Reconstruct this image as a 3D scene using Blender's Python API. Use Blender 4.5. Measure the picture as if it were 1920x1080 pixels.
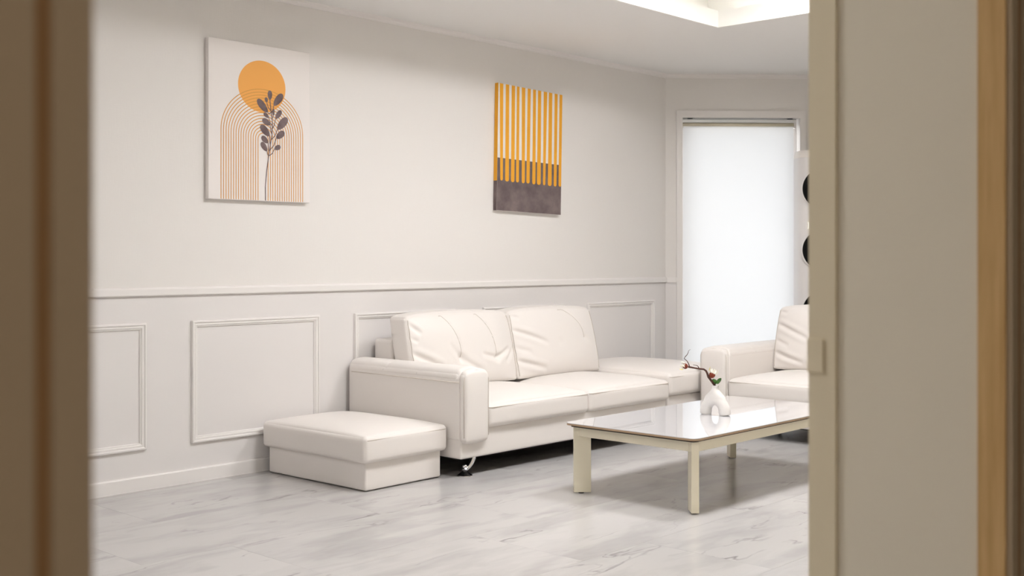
import bpy, bmesh, math, random
from mathutils import Vector, Matrix
random.seed(7)
for o in list(bpy.data.objects): bpy.data.objects.remove(o)
S = bpy.context.scene
COL = S.collection
PI = math.pi
TH = math.atan2(2000, 2150)          # angle between view axis and the long wall
CAMH = 1.176

# ------------------------------------------------------------------ camera
cd = bpy.data.cameras.new('camera'); cam = bpy.data.objects.new('camera', cd); COL.objects.link(cam)
cd.sensor_width = 36.0; cd.lens = 2150 / 1920 * 36.0
cd.shift_y = -56 / 1920.0
cd.clip_start = 0.02
cam.location = (0, 0, CAMH)
cam.rotation_euler = (PI / 2, 0, TH - PI / 2)
cd.dof.use_dof = True; cd.dof.focus_distance = 6.0; cd.dof.aperture_fstop = 4.8
S.camera = cam

# ------------------------------------------------------------------ world (bright hazy daylight behind the blind)
w = bpy.data.worlds.new('world'); S.world = w; w.use_nodes = True
bg = w.node_tree.nodes['Background']; bg.inputs[0].default_value = (0.96, 0.98, 1.0, 1); bg.inputs[1].default_value = 2.6
S.view_settings.view_transform = 'Standard'; S.view_settings.look = 'None'
S.view_settings.gamma = 1.0; S.view_settings.use_curve_mapping = False
S.view_settings.exposure = 0.0
LAMP_W = 44.0       # emission of the flush ceiling lamp diffusers
HALL_W = 26.0        # emission of the added hall fill lamp
COVE_W = 9.0        # emission of the cove strips

# ------------------------------------------------------------------ materials
def lin(v):
    return v / 12.92 if v <= 0.04045 else ((v + 0.055) / 1.055) ** 2.4
def rgb(r, g, b): return (lin(r / 255), lin(g / 255), lin(b / 255), 1)
MATS = {}
def mat(name, col, rough=0.5, metal=0.0, spec=0.5, coat=0.0, bump=None, emit=None, sheen=0):
    m = bpy.data.materials.new(name); m.use_nodes = True; MATS[name] = m
    nt = m.node_tree; b = nt.nodes['Principled BSDF']
    b.inputs['Base Color'].default_value = col; b.inputs['Roughness'].default_value = rough
    b.inputs['Metallic'].default_value = metal; b.inputs['Specular IOR Level'].default_value = spec
    b.inputs['Coat Weight'].default_value = coat
    if emit:
        b.inputs['Emission Color'].default_value = emit[0]; b.inputs['Emission Strength'].default_value = emit[1]
    if bump:
        scale, strength, dist = bump
        tc = nt.nodes.new('ShaderNodeTexCoord'); n = nt.nodes.new('ShaderNodeTexNoise')
        n.inputs['Scale'].default_value = scale; n.inputs['Detail'].default_value = 3
        bp = nt.nodes.new('ShaderNodeBump'); bp.inputs['Strength'].default_value = strength; bp.inputs['Distance'].default_value = dist
        nt.links.new(tc.outputs['Object'], n.inputs['Vector']); nt.links.new(n.outputs['Fac'], bp.inputs['Height'])
        nt.links.new(bp.outputs['Normal'], b.inputs['Normal'])
    return m
def noise_tint(m, scale, c1, c2, detail=4, rough=0.6, stretch=(1, 1, 1), lo=0.35, hi=0.7):
    nt = m.node_tree; b = nt.nodes['Principled BSDF']
    tc = nt.nodes.new('ShaderNodeTexCoord'); mp = nt.nodes.new('ShaderNodeMapping'); mp.inputs['Scale'].default_value = stretch
    n = nt.nodes.new('ShaderNodeTexNoise'); n.inputs['Scale'].default_value = scale; n.inputs['Detail'].default_value = detail; n.inputs['Roughness'].default_value = rough
    r = nt.nodes.new('ShaderNodeValToRGB'); r.color_ramp.elements[0].color = c1; r.color_ramp.elements[1].color = c2
    r.color_ramp.elements[0].position = lo; r.color_ramp.elements[1].position = hi
    nt.links.new(tc.outputs['Object'], mp.inputs['Vector']); nt.links.new(mp.outputs[0], n.inputs['Vector'])
    nt.links.new(n.outputs['Fac'], r.inputs['Fac']); nt.links.new(r.outputs['Color'], b.inputs['Base Color'])

mat('wallpaper', rgb(235, 231, 227), 0.85, spec=0.2)
def weave(m):
    nt = m.node_tree; b = nt.nodes['Principled BSDF']; tc = nt.nodes.new('ShaderNodeTexCoord')
    out = []
    for sc in ((700, 700, 60), (90, 90, 500)):
        mp = nt.nodes.new('ShaderNodeMapping'); mp.inputs['Scale'].default_value = sc
        n = nt.nodes.new('ShaderNodeTexNoise'); n.inputs['Scale'].default_value = 0.35; n.inputs['Detail'].default_value = 2
        nt.links.new(tc.outputs['Object'], mp.inputs[0]); nt.links.new(mp.outputs[0], n.inputs['Vector']); out.append(n)
    a = nt.nodes.new('ShaderNodeMath'); a.operation = 'ADD'
    nt.links.new(out[0].outputs['Fac'], a.inputs[0]); nt.links.new(out[1].outputs['Fac'], a.inputs[1])
    bp = nt.nodes.new('ShaderNodeBump'); bp.inputs['Strength'].default_value = 0.25; bp.inputs['Distance'].default_value = 0.001
    nt.links.new(a.outputs[0], bp.inputs['Height']); nt.links.new(bp.outputs['Normal'], b.inputs['Normal'])
weave(MATS['wallpaper'])
mat('wainscot', rgb(232, 228, 226), 0.55, spec=0.3, bump=(300, 0.06, 0.0005))
mat('trim_white', rgb(239, 235, 232), 0.4, spec=0.4)
mat('ceiling_paint', rgb(240, 238, 235), 0.9, spec=0.15)
mat('cove_paint', rgb(245, 243, 238), 0.9, spec=0.1)
mat('hall_paper', rgb(236, 228, 211), 0.85, spec=0.2)
weave(MATS['hall_paper'])
mat('jamb_beige', rgb(233, 221, 194), 0.6, spec=0.3)
mat('casing_shaded', rgb(192, 174, 148), 0.6, spec=0.3)  # beige casing, darkened in colour for the shade on the hall side
mat('oak', rgb(206, 160, 92), 0.5, spec=0.3)
noise_tint(MATS['oak'], 6, rgb(198, 160, 104), rgb(220, 184, 130), stretch=(14, 14, 0.8))
mat('brown_wood', rgb(160, 124, 86), 0.5, spec=0.3)
mat('leather', rgb(236, 230, 225), 0.42, spec=0.35, bump=(420, 0.12, 0.0006))
mat('seam', rgb(196, 186, 174), 0.6, spec=0.2)
mat('seam_soft', rgb(222, 213, 203), 0.6, spec=0.2)
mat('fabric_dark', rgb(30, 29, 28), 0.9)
mat('chrome', rgb(225, 225, 228), 0.08, metal=1.0)
mat('gloss_black', rgb(14, 14, 15), 0.12)
mat('black_rubber', rgb(18, 18, 18), 0.6)
mat('cream_metal', rgb(238, 230, 208), 0.38, spec=0.45)
mat('tan_edge', rgb(176, 150, 122), 0.4)
mat('dark_gap', rgb(58, 46, 36), 0.6)
mat('ceramic_white', rgb(232, 228, 224), 0.35, spec=0.45)
mat('mouth_shade', rgb(60, 55, 50), 0.8)
mat('bark', rgb(78, 48, 36), 0.8, bump=(160, 0.6, 0.003))
mat('bud_brown', rgb(128, 52, 26), 0.7)
mat('petal', rgb(248, 244, 228), 0.5)
mat('petal_yellow', rgb(244, 226, 130), 0.5)
mat('leaf_green', rgb(58, 108, 36), 0.5)
noise_tint(MATS['leaf_green'], 60, rgb(44, 92, 26), rgb(92, 142, 60))
mat('canvas', rgb(240, 234, 230), 0.8, spec=0.1, bump=(900, 0.15, 0.0004))
mat('print_orange', rgb(245, 178, 100), 0.8, spec=0.1)
mat('print_line', rgb(224, 164, 92), 0.8, spec=0.1)
mat('print_amber', rgb(242, 174, 62), 0.8, spec=0.1)
mat('print_plum', rgb(108, 88, 84), 0.8, spec=0.1)
noise_tint(MATS['print_plum'], 18, rgb(108, 92, 92), rgb(140, 124, 124))
mat('print_brown', rgb(90, 74, 70), 0.8, spec=0.1)
noise_tint(MATS['print_brown'], 9, rgb(104, 92, 92), rgb(136, 122, 120), detail=8)
mat('aluminium', rgb(222, 224, 226), 0.35, metal=0.6)
mat('blind_roll', rgb(226, 218, 196), 0.7)
mat('bracket_dark', rgb(52, 58, 66), 0.5)
mat('plastic_white', rgb(236, 232, 230), 0.35, spec=0.45)
mat('plastic_cap', rgb(246, 240, 234), 0.4)
mat('grille_black', rgb(8, 9, 11), 0.7, spec=0.2)
mat('display_glow', rgb(255, 250, 225), 0.5, emit=((1, 0.95, 0.8, 1), 1.5))
mat('lamp_diffuser', (0.9, 0.9, 0.9, 1), 0.5, emit=((0.99, 0.985, 0.995, 1), LAMP_W))
mat('hall_fill', (0.9, 0.9, 0.9, 1), 0.5, emit=((1.0, 0.885, 0.77, 1), HALL_W))
mat('cove_led', (0.9, 0.9, 0.9, 1), 0.5, emit=((1.0, 0.98, 0.95, 1), COVE_W))
# roller blind: thin translucent cloth
m = bpy.data.materials.new('blind_cloth'); m.use_nodes = True; MATS['blind_cloth'] = m; nt = m.node_tree
nt.nodes.remove(nt.nodes['Principled BSDF'])
d1 = nt.nodes.new('ShaderNodeBsdfDiffuse'); d1.inputs[0].default_value = (0.8, 0.8, 0.8, 1)
t1 = nt.nodes.new('ShaderNodeBsdfTranslucent'); t1.inputs[0].default_value = (0.74, 0.75, 0.76, 1)
mx = nt.nodes.new('ShaderNodeMixShader'); mx.inputs[0].default_value = 0.4
nt.links.new(d1.outputs[0], mx.inputs[1]); nt.links.new(t1.outputs[0], mx.inputs[2])
nt.links.new(mx.outputs[0], nt.nodes['Material Output'].inputs[0])
# window glass
m = bpy.data.materials.new('window_glass'); m.use_nodes = True; MATS['window_glass'] = m; nt = m.node_tree
nt.nodes.remove(nt.nodes['Principled BSDF'])
tr = nt.nodes.new('ShaderNodeBsdfTransparent'); gl = nt.nodes.new('ShaderNodeBsdfGlossy'); gl.inputs['Roughness'].default_value = 0.02
mx = nt.nodes.new('ShaderNodeMixShader'); mx.inputs[0].default_value = 0.06
nt.links.new(tr.outputs[0], mx.inputs[1]); nt.links.new(gl.outputs[0], mx.inputs[2]); nt.links.new(mx.outputs[0], nt.nodes['Material Output'].inputs[0])

def marble(name, base, vein, vein2, rough, spec, scale, amount, per_object):
    m = bpy.data.materials.new(name); m.use_nodes = True; MATS[name] = m; nt = m.node_tree; b = nt.nodes['Principled BSDF']
    b.inputs['Roughness'].default_value = rough; b.inputs['Specular IOR Level'].default_value = spec
    N = nt.nodes.new; L = nt.links.new
    tc = N('ShaderNodeTexCoord'); vec = tc.outputs['Object']
    if per_object:
        oi = N('ShaderNodeObjectInfo'); sc = N('ShaderNodeVectorMath'); sc.operation = 'SCALE'; cmb = N('ShaderNodeCombineXYZ')
        m1 = N('ShaderNodeMath'); m1.operation = 'MULTIPLY'; m1.inputs[1].default_value = 37.0
        m2 = N('ShaderNodeMath'); m2.operation = 'MULTIPLY'; m2.inputs[1].default_value = 91.0
        L(oi.outputs['Random'], m1.inputs[0]); L(oi.outputs['Random'], m2.inputs[0])
        L(m1.outputs[0], cmb.inputs[0]); L(m2.outputs[0], cmb.inputs[1])
        ad = N('ShaderNodeVectorMath'); ad.operation = 'ADD'; L(vec, ad.inputs[0]); L(cmb.outputs[0], ad.inputs[1]); vec = ad.outputs[0]
    mp = N('ShaderNodeMapping'); mp.inputs['Rotation'].default_value = (0, 0, 0.12); mp.inputs['Scale'].default_value = (0.65, 2.0, 1.0); L(vec, mp.inputs[0])
    # warped coordinates
    wn = N('ShaderNodeTexNoise'); wn.inputs['Scale'].default_value = 2.2; wn.inputs['Detail'].default_value = 4; L(mp.outputs[0], wn.inputs['Vector'])
    ws = N('ShaderNodeVectorMath'); ws.operation = 'SCALE'; ws.inputs['Scale'].default_value = 0.8; L(wn.outputs['Color'], ws.inputs[0])
    wa = N('ShaderNodeVectorMath'); wa.operation = 'ADD'; L(mp.outputs[0], wa.inputs[0]); L(ws.outputs[0], wa.inputs[1])
    # ridged veins: |noise-0.5|
    def ridge(sc_, width):
        n = N('ShaderNodeTexNoise'); n.inputs['Scale'].default_value = sc_; n.inputs['Detail'].default_value = 2.5; n.inputs['Roughness'].default_value = 0.5; L(wa.outputs[0], n.inputs['Vector'])
        s1 = N('ShaderNodeMath'); s1.operation = 'SUBTRACT'; s1.inputs[1].default_value = 0.5; L(n.outputs['Fac'], s1.inputs[0])
        a1 = N('ShaderNodeMath'); a1.operation = 'ABSOLUTE'; L(s1.outputs[0], a1.inputs[0])
        r = N('ShaderNodeMapRange'); r.inputs['From Min'].default_value = 0.0; r.inputs['From Max'].default_value = width; r.inputs['To Min'].default_value = 1.0; r.inputs['To Max'].default_value = 0.0; L(a1.outputs[0], r.inputs['Value'])
        return r.outputs[0]
    def mask(sc_, lo, hi, off):
        o2 = N('ShaderNodeVectorMath'); o2.operation = 'ADD'; o2.inputs[1].default_value = (off, off * 2, 0); L(wa.outputs[0], o2.inputs[0])
        n = N('ShaderNodeTexNoise'); n.inputs['Scale'].default_value = sc_; n.inputs['Detail'].default_value = 3; L(o2.outputs[0], n.inputs['Vector'])
        r = N('ShaderNodeMapRange'); r.inputs['From Min'].default_value = lo; r.inputs['From Max'].default_value = hi; L(n.outputs['Fac'], r.inputs['Value']); return r.outputs[0]
    def mul(a, b_):
        q = N('ShaderNodeMath'); q.operation = 'MULTIPLY'; L(a, q.inputs[0])
        if isinstance(b_, float): q.inputs[1].default_value = b_
        else: L(b_, q.inputs[1])
        return q.outputs[0]
    fine = mul(mul(ridge(scale, 0.022), mask(2.4, 0.52, 0.70, 11.0)), amount)
    broad = mul(mask(2.2, 0.44, 0.78, 5.0), 0.95 * amount)
    x1 = N('ShaderNodeMix'); x1.data_type = 'RGBA'; x1.inputs['A'].default_value = base; x1.inputs['B'].default_value = vein2; L(broad, x1.inputs['Factor'])
    x2 = N('ShaderNodeMix'); x2.data_type = 'RGBA'; x2.inputs['B'].default_value = vein; L(x1.outputs['Result'], x2.inputs['A']); L(fine, x2.inputs['Factor'])
    L(x2.outputs['Result'], b.inputs['Base Color'])
marble('marble_tile', rgb(199, 196, 194), rgb(112, 109, 110), rgb(158, 155, 155), 0.22, 0.45, 2.6, 0.7, True)
marble('marble_top', rgb(222, 222, 226), rgb(186, 185, 190), rgb(206, 205, 210), 0.02, 0.8, 2.0, 0.5, False)
MATS['marble_top'].node_tree.nodes['Principled BSDF'].inputs['Coat Weight'].default_value = 1.0
MATS['marble_top'].node_tree.nodes['Principled BSDF'].inputs['Coat IOR'].default_value = 1.55
MATS['marble_top'].node_tree.nodes['Principled BSDF'].inputs['Coat Roughness'].default_value = 0.01
mat('grout', rgb(205, 202, 200), 0.8)

# ------------------------------------------------------------------ mesh helpers
def link(name, bm, m, parent=None, smooth=False, loc=None, rot=None):
    me = bpy.data.meshes.new(name); bm.normal_update(); bm.to_mesh(me); bm.free()
    if smooth:
        for p in me.polygons: p.use_smooth = True
    o = bpy.data.objects.new(name, me); COL.objects.link(o)
    mats = m if isinstance(m, (list, tuple)) else [m]
    for q in mats: me.materials.append(MATS[q])
    if parent: o.parent = parent
    if loc is not None: o.location = loc
    if rot is not None: o.rotation_euler = rot
    return o
def tag(o, label, cat, group=None):
    o['label'] = label; o['category'] = cat
    if group: o['group'] = group
    return o
def struct(o, label=None):
    o['kind'] = 'structure'
    if label: o['label'] = label
    return o
def thing(name, label, cat, loc=(0, 0, 0), rz=0, group=None):
    o = bpy.data.objects.new(name, None); o.empty_display_size = 0.1; COL.objects.link(o)
    o.location = loc; o.rotation_euler = (0, 0, rz)
    return tag(o, label, cat, group)
def box(bm, x0, x1, y0, y1, z0, z1):
    vs = [bm.verts.new(p) for p in ((x0, y0, z0), (x1, y0, z0), (x1, y1, z0), (x0, y1, z0), (x0, y0, z1), (x1, y0, z1), (x1, y1, z1), (x0, y1, z1))]
    for f in ((3, 2, 1, 0), (4, 5, 6, 7), (0, 1, 5, 4), (1, 2, 6, 5), (2, 3, 7, 6), (3, 0, 4, 7)):
        bm.faces.new([vs[i] for i in f])
    return vs
def bbox(name, m, x0, x1, y0, y1, z0, z1, parent=None, bev=0.0, seg=2):
    bm = bmesh.new(); box(bm, x0, x1, y0, y1, z0, z1)
    if bev: bmesh.ops.bevel(bm, geom=bm.edges[:], offset=bev, segments=seg, profile=0.5, affect='EDGES')
    return link(name, bm, m, parent, smooth=False)
def prism(bm, pts, z0, z1):
    a = [bm.verts.new((x, y, z0)) for x, y in pts]; b = [bm.verts.new((x, y, z1)) for x, y in pts]
    n = len(pts); bm.faces.new(a[::-1]); bm.faces.new(b)
    for i in range(n): bm.faces.new((a[i], a[(i + 1) % n], b[(i + 1) % n], b[i]))
def tube(bm, pts, r, n=8, cap=True):
    pts = [Vector(p) for p in pts]; rings = []
    rr = r if isinstance(r, (list, tuple)) else [r] * len(pts)
    t0 = (pts[1] - pts[0]).normalized(); up = Vector((0, 0, 1)) if abs(t0.z) < 0.9 else Vector((1, 0, 0))
    nrm = t0.cross(up).normalized()
    for i, p in enumerate(pts):
        t = (pts[min(i + 1, len(pts) - 1)] - pts[max(i - 1, 0)])
        t = t.normalized() if t.length > 1e-9 else t0
        nrm = (nrm - t * nrm.dot(t)).normalized(); bn = t.cross(nrm)
        rings.append([bm.verts.new(p + (nrm * math.cos(2 * PI * k / n) + bn * math.sin(2 * PI * k / n)) * rr[i]) for k in range(n)])
    for i in range(len(rings) - 1):
        for k in range(n): bm.faces.new((rings[i][k], rings[i][(k + 1) % n], rings[i + 1][(k + 1) % n], rings[i + 1][k]))
    if cap: bm.faces.new(rings[0][::-1]); bm.faces.new(rings[-1])
def lathe(bm, prof, n=32, cx=0, cy=0):
    rings = [[bm.verts.new((cx + r * math.cos(2 * PI * k / n), cy + r * math.sin(2 * PI * k / n), z)) for k in range(n)] for r, z in prof]
    for i in range(len(rings) - 1):
        for k in range(n): bm.faces.new((rings[i][k], rings[i][(k + 1) % n], rings[i + 1][(k + 1) % n], rings[i + 1][k]))
    bm.faces.new(rings[0][::-1]); bm.faces.new(rings[-1])
def smooth_by_angle(o, ang=40):
    me = o.data
    for p in me.polygons: p.use_smooth = True
    bm = bmesh.new(); bm.from_mesh(me); lim = math.radians(ang)
    for e in bm.edges:
        if len(e.link_faces) == 2 and e.calc_face_angle(0) > lim: e.smooth = False
    bm.to_mesh(me); bm.free()
    return o
def axis_pts(half, r, n):
    # sample positions along one axis, dense in the rounded end zones
    inner = half - r; k = 5
    left = [-half + r * (1 - math.cos(PI / 2 * i / k)) * 1.0 for i in range(k)]
    left = [-inner - r * math.cos(PI / 2 * i / k) for i in range(k)]
    mid = [-inner + 2 * inner * i / n for i in range(n + 1)]
    return left + mid + [-x for x in left[::-1]]
def rounded(name, m, cx, cy, cz, sx, sy, sz, r, parent=None, crown=0.0, disp=None, n=(16, 16, 6), bulge=0.0, side_bulge=0.0):
    """soft rounded box centred at c; crown lifts the top; disp(u,v,w,p)->offset vector with u,v,w in -1..1"""
    hx, hy, hz = sx / 2, sy / 2, sz / 2
    ax = [axis_pts(h, min(r, h * 0.98), k) for h, k in zip((hx, hy, hz), n)]
    bm = bmesh.new(); cache = {}
    def vert(p):
        key = (round(p[0], 5), round(p[1], 5), round(p[2], 5))
        if key in cache: return cache[key]
        q = [max(-(h - min(r, h * .98)), min(h - min(r, h * .98), c_)) for c_, h in zip(p, (hx, hy, hz))]
        d = Vector((p[0] - q[0], p[1] - q[1], p[2] - q[2]))
        out = Vector(q) + (d.normalized() * r if d.length > 1e-9 else d)
        u, v, ww = p[0] / hx, p[1] / hy, p[2] / hz
        if crown and p[2] > 0: out.z += crown * (1 - u ** 4) * (1 - v ** 4) * max(0, ww)
        if bulge:
            if abs(v) > 0.999 or abs(v) > 0.8: out.y += math.copysign(bulge, v) * (1 - u ** 4) * (1 - ww ** 4)
        if side_bulge:
            if abs(u) > 0.8: out.x += math.copysign(side_bulge, u) * (1 - v ** 4) * (1 - ww ** 4)
        if disp: out += Vector(disp(u, v, ww, out))
        cache[key] = bm.verts.new(out + Vector((cx, cy, cz))); return cache[key]
    def face(A, B, f):
        for i in range(len(A) - 1):
            for j in range(len(B) - 1):
                vs = [vert(f(A[i], B[j])), vert(f(A[i + 1], B[j])), vert(f(A[i + 1], B[j + 1])), vert(f(A[i], B[j + 1]))]
                if len(set(vs)) > 2:
                    try: bm.faces.new(list(dict.fromkeys(vs)))
                    except ValueError: pass
    X, Y, Z = ax
    face(X, Y, lambda a, b: (a, b, hz)); face(X, Y[::-1], lambda a, b: (a, b, -hz))
    face(X, Z, lambda a, b: (a, -hy, b)); face(X, Z[::-1], lambda a, b: (a, hy, b))
    face(Y, Z[::-1], lambda a, b: (-hx, a, b)); face(Y, Z, lambda a, b: (hx, a, b))
    bmesh.ops.recalc_face_normals(bm, faces=bm.faces)
    return link(name, bm, m, parent, smooth=True)

# ------------------------------------------------------------------ room shell
WY = 5.329            # long panelled wall
CX = 7.526            # corner with the slanted window wall
XR = 8.75             # far right wall
SUM = CX + WY         # slanted wall lies on X+Y = SUM
YR = SUM - XR
X0 = -1.0
CZ = 2.64
Y1, Y2 = 0.58, 0.866  # partition with the door opening (hall side, room side)
OX0, OX1, OZ = 0.2895, 1.617, 2.15
HY = -1.5             # hall back wall
TX0, TX1, TY0, TY1 = -0.4, 6.22, 1.85, 4.0     # ceiling tray opening

# floor tiles 1.2 x 0.6, running bond, clipped to the room
def clip(poly, a, b, c_):
    out = []
    for i in range(len(poly)):
        p, q = poly[i], poly[(i + 1) % len(poly)]
        dp, dq = a * p[0] + b * p[1] - c_, a * q[0] + b * q[1] - c_
        if dp <= 0: out.append(p)
        if dp * dq < 0:
            t = dp / (dp - dq); out.append((p[0] + (q[0] - p[0]) * t, p[1] + (q[1] - p[1]) * t))
    return out
bm = bmesh.new(); prism(bm, [(X0, HY), (XR, HY), (XR, YR), (CX, WY), (X0, WY)], -0.06, -0.008)
floor = struct(link('floor', bm, 'grout'), 'pale grey veined marble tile floor of the room')
row = 0; yy = 4.03 - 0.6 * 10
shared = {}
while yy < WY:
    xx = 3.85 - 1.2 * 5 - (0.0 if (row % 2) == 1 else 0.4)
    while xx < XR:
        g = 0.0004
        poly = [(xx + g, yy + g), (xx + 1.2 - g, yy + g), (xx + 1.2 - g, yy + 0.6 - g), (xx + g, yy + 0.6 - g)]
        full = list(poly)
        for (a, b, c_) in ((-1, 0, -X0), (1, 0, XR), (0, -1, -HY), (0, 1, WY), (1, 1, SUM)): 
            if poly: poly = clip(poly, a, b, c_)
        if len(poly) >= 3:
            cx_, cy_ = xx + 0.6, yy + 0.3
            if poly == full and 'tile' in shared:
                o = bpy.data.objects.new('tile', shared['tile']); COL.objects.link(o); o.parent = floor
            else:
                bm = bmesh.new(); prism(bm, [(x - cx_, y - cy_) for x, y in poly], -0.008, 0.0)
                o = link('tile', bm, 'marble_tile', floor)
                if poly == full: shared['tile'] = o.data
            o.location = (cx_, cy_, 0)
        xx += 1.2
    yy += 0.6; row += 1

def wall_boxes(name, m, boxes, label):
    bm = bmesh.new()
    for b in boxes: box(bm, *b)
    return struct(link(name, bm, m), label)
RZ = 0.983
# long wall: wallpaper above, painted wainscot below
bm = bmesh.new(); box(bm, X0 - .1, CX + .05, WY, WY + .12, RZ, CZ + .4)
wl = struct(link('wall_left', bm, 'wallpaper'), 'long warm white papered wall behind the sofa')
bbox('wainscot', 'wainscot', X0 - .1, CX + .05, WY, WY + .12, -.06, RZ, wl)
wall_boxes('wall_back', 'wallpaper', [(X0 - .12, X0, HY - .1, WY + .12, -.06, CZ + .4)], 'end wall to the left, out of the picture')
wall_boxes('wall_right', 'wallpaper', [(XR, XR + .12, HY - .1, YR + .05, -.06, CZ + .4)], 'end wall to the right, hidden by the door jamb')
wall_boxes('wall_hall', 'hall_paper', [(X0 - .12, XR + .1, HY - .12, HY, -.06, CZ + .4)], 'hall wall behind the camera')
wall_boxes('wall_hall_end', 'hall_paper', [(3.2, 3.3, HY, Y1, -.06, 2.5)], 'end wall of the hall')
wall_boxes('wall_front', 'hall_paper', [(X0, OX0, Y1, Y2, 0, CZ + .4), (OX1, XR, Y1, Y2, 0, CZ + .4), (OX0, OX1, Y1, Y2, OZ, CZ + .4)], 'beige papered partition with the doorway the room is seen through')
# ceiling with tray
bm = bmesh.new()
for b in ((X0, TX0 - .02, Y2, WY), (TX1 + .02, XR, Y2, WY), (TX0 - .02, TX1 + .02, Y2, TY0 - .02), (TX0 - .02, TX1 + .02, TY1 + .02, WY)):
    box(bm, b[0], b[1], b[2], b[3], CZ, CZ + .04)
ceil = struct(link('ceiling', bm, 'ceiling_paint'), 'matt white ceiling around the lit recessed tray')
bm = bmesh.new()
t = 0.02; zl = CZ + .107
box(bm, TX0 - t, TX1 + t, TY1, TY1 + t, CZ, zl); box(bm, TX0 - t, TX1 + t, TY0 - t, TY0, CZ, zl)
box(bm, TX1, TX1 + t, TY0, TY1, CZ, zl); box(bm, TX0 - t, TX0, TY0, TY1, CZ, zl)
lip = link('tray_lip', bm, 'cove_paint', ceil)
cw = 0.22; ZU = CZ + .30
bm = bmesh.new(); box(bm, TX0 - cw - .1, TX1 + cw + .1, TY0 - cw - .1, TY1 + cw + .1, ZU, ZU + .05)
box(bm, TX0 - cw - .05, TX0 - cw, TY0 - cw, TY1 + cw, CZ + .04, ZU); box(bm, TX1 + cw, TX1 + cw + .05, TY0 - cw, TY1 + cw, CZ + .04, ZU)
box(bm, TX0 - cw, TX1 + cw, TY0 - cw - .05, TY0 - cw, CZ + .04, ZU); box(bm, TX0 - cw, TX1 + cw, TY1 + cw, TY1 + cw + .05, CZ + .04, ZU)
link('tray_recess', bm, 'cove_paint', ceil)
bm = bmesh.new(); box(bm, X0, 3.25, HY, Y1, 2.4, 2.45)
struct(link('ceiling_hall', bm, 'ceiling_paint'), 'low ceiling of the hall')
# slanted window wall, local frame: x along the wall (s), y outwards, origin at the corner
WR = -PI / 4
S0, S1, SZ0, SZ1 = 0.133, 1.078, 0.10, 2.295
SL = (XR - CX) * math.sqrt(2)
bm = bmesh.new()
for b in ((-.06, S0, 0, .16, -.06, CZ + .4), (S1, SL + .06, 0, .16, -.06, CZ + .4), (S0, S1, 0, .16, SZ1, CZ + .4), (S0, S1, 0, .16, -.06, SZ0)): box(bm, *b)
ww_ = struct(link('wall_window', bm, 'wallpaper', None, False, (CX, WY, 0), (0, 0, WR)), 'slanted papered wall with the tall bright window')
bm = bmesh.new(); cwid = 0.047
box(bm, S0 - cwid, S0, -.018, .0, SZ0 - .04, SZ1 + .056); box(bm, S1, S1 + cwid, -.018, .0, SZ0 - .04, SZ1 + .056)
box(bm, S0, S1, -.018, 0, SZ1, SZ1 + .056); box(bm, S0, S1, -.018, 0, SZ0 - .04, SZ0)
win = struct(link('window_1', bm, 'trim_white', None, False, (CX, WY, 0), (0, 0, WR)), 'tall window with white casing at the room corner')
bm = bmesh.new(); f = .04
for b in ((S0, S0 + f, .09, .14, SZ0, SZ1), (S1 - f, S1, .09, .14, SZ0, SZ1), (S0 + f, S1 - f, .09, .14, SZ0, SZ0 + f), (S0 + f, S1 - f, .09, .14, SZ1 - f, SZ1)): box(bm, *b)
link('window_frame', bm, 'plastic_white', win)
bbox('pane', 'window_glass', S0 + f, S1 - f, .112, .116, SZ0 + f, SZ1 - f, win)
bbox('trim_window_wall', 'trim_white', 0.0, S0 - cwid, -.014, 0, RZ, RZ + .04, ww_)
bbox('wainscot', 'wainscot', 0.0, S0 - cwid, -.004, 0, 0, RZ, ww_)

# trims on the long wall
def sweep_x(name, m, prof, x0, x1, label):
    # profile (y offset into the room, z) extruded along x on the long wall
    bm = bmesh.new(); a = [bm.verts.new((x0, WY - p, z)) for p, z in prof]; b = [bm.verts.new((x1, WY - p, z)) for p, z in prof]; n = len(prof)
    for i in range(n): bm.faces.new((a[i], a[(i + 1) % n], b[(i + 1) % n], b[i]))
    bm.faces.new(a[::-1]); bm.faces.new(b); bmesh.ops.recalc_face_normals(bm, faces=bm.faces)
    return struct(link(name, bm, m), label)
sweep_x('trim_1', 'trim_white', [(0, .983), (.014, .983), (.018, .988), (.018, 1.016), (.012, 1.024), (0, 1.026)], X0, CX, 'white chair rail along the long wall')
sweep_x('trim_2', 'trim_white', [(0, CZ - .03), (.008, CZ - .03), (.012, CZ - .02), (.022, CZ - .012), (.026, CZ), (0, CZ)], X0, CX, 'slim white cornice under the ceiling')
bm = bmesh.new(); prof = [(0, CZ - .03), (-.008, CZ - .03), (-.012, CZ - .02), (-.022, CZ - .012), (-.026, CZ), (0, CZ)]
a = [bm.verts.new((0, p, z)) for p, z in prof]; b = [bm.verts.new((SL, p, z)) for p, z in prof]
for i in range(6): bm.faces.new((a[i], a[(i + 1) % 6], b[(i + 1) % 6], b[i]))
bmesh.ops.recalc_face_normals(bm, faces=bm.faces)
struct(link('trim_3', bm, 'trim_white', None, False, (CX, WY, 0), (0, 0, WR)), 'slim white cornice above the window')
sweep_x('baseboard_left', 'trim_white', [(0, 0), (.012, 0), (.012, .066), (.009, .072), (0, .073)], X0, CX, 'low white baseboard of the long wall')
PROF = [(0, 0), (.0, .010), (.003, .017), (.010, .018), (.014, .012), (.017, .011), (.020, .013), (.026, .012), (.029, .007), (.032, .008), (.036, .004), (.036, 0)]  # (inward from outer edge, height off wall)
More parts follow.
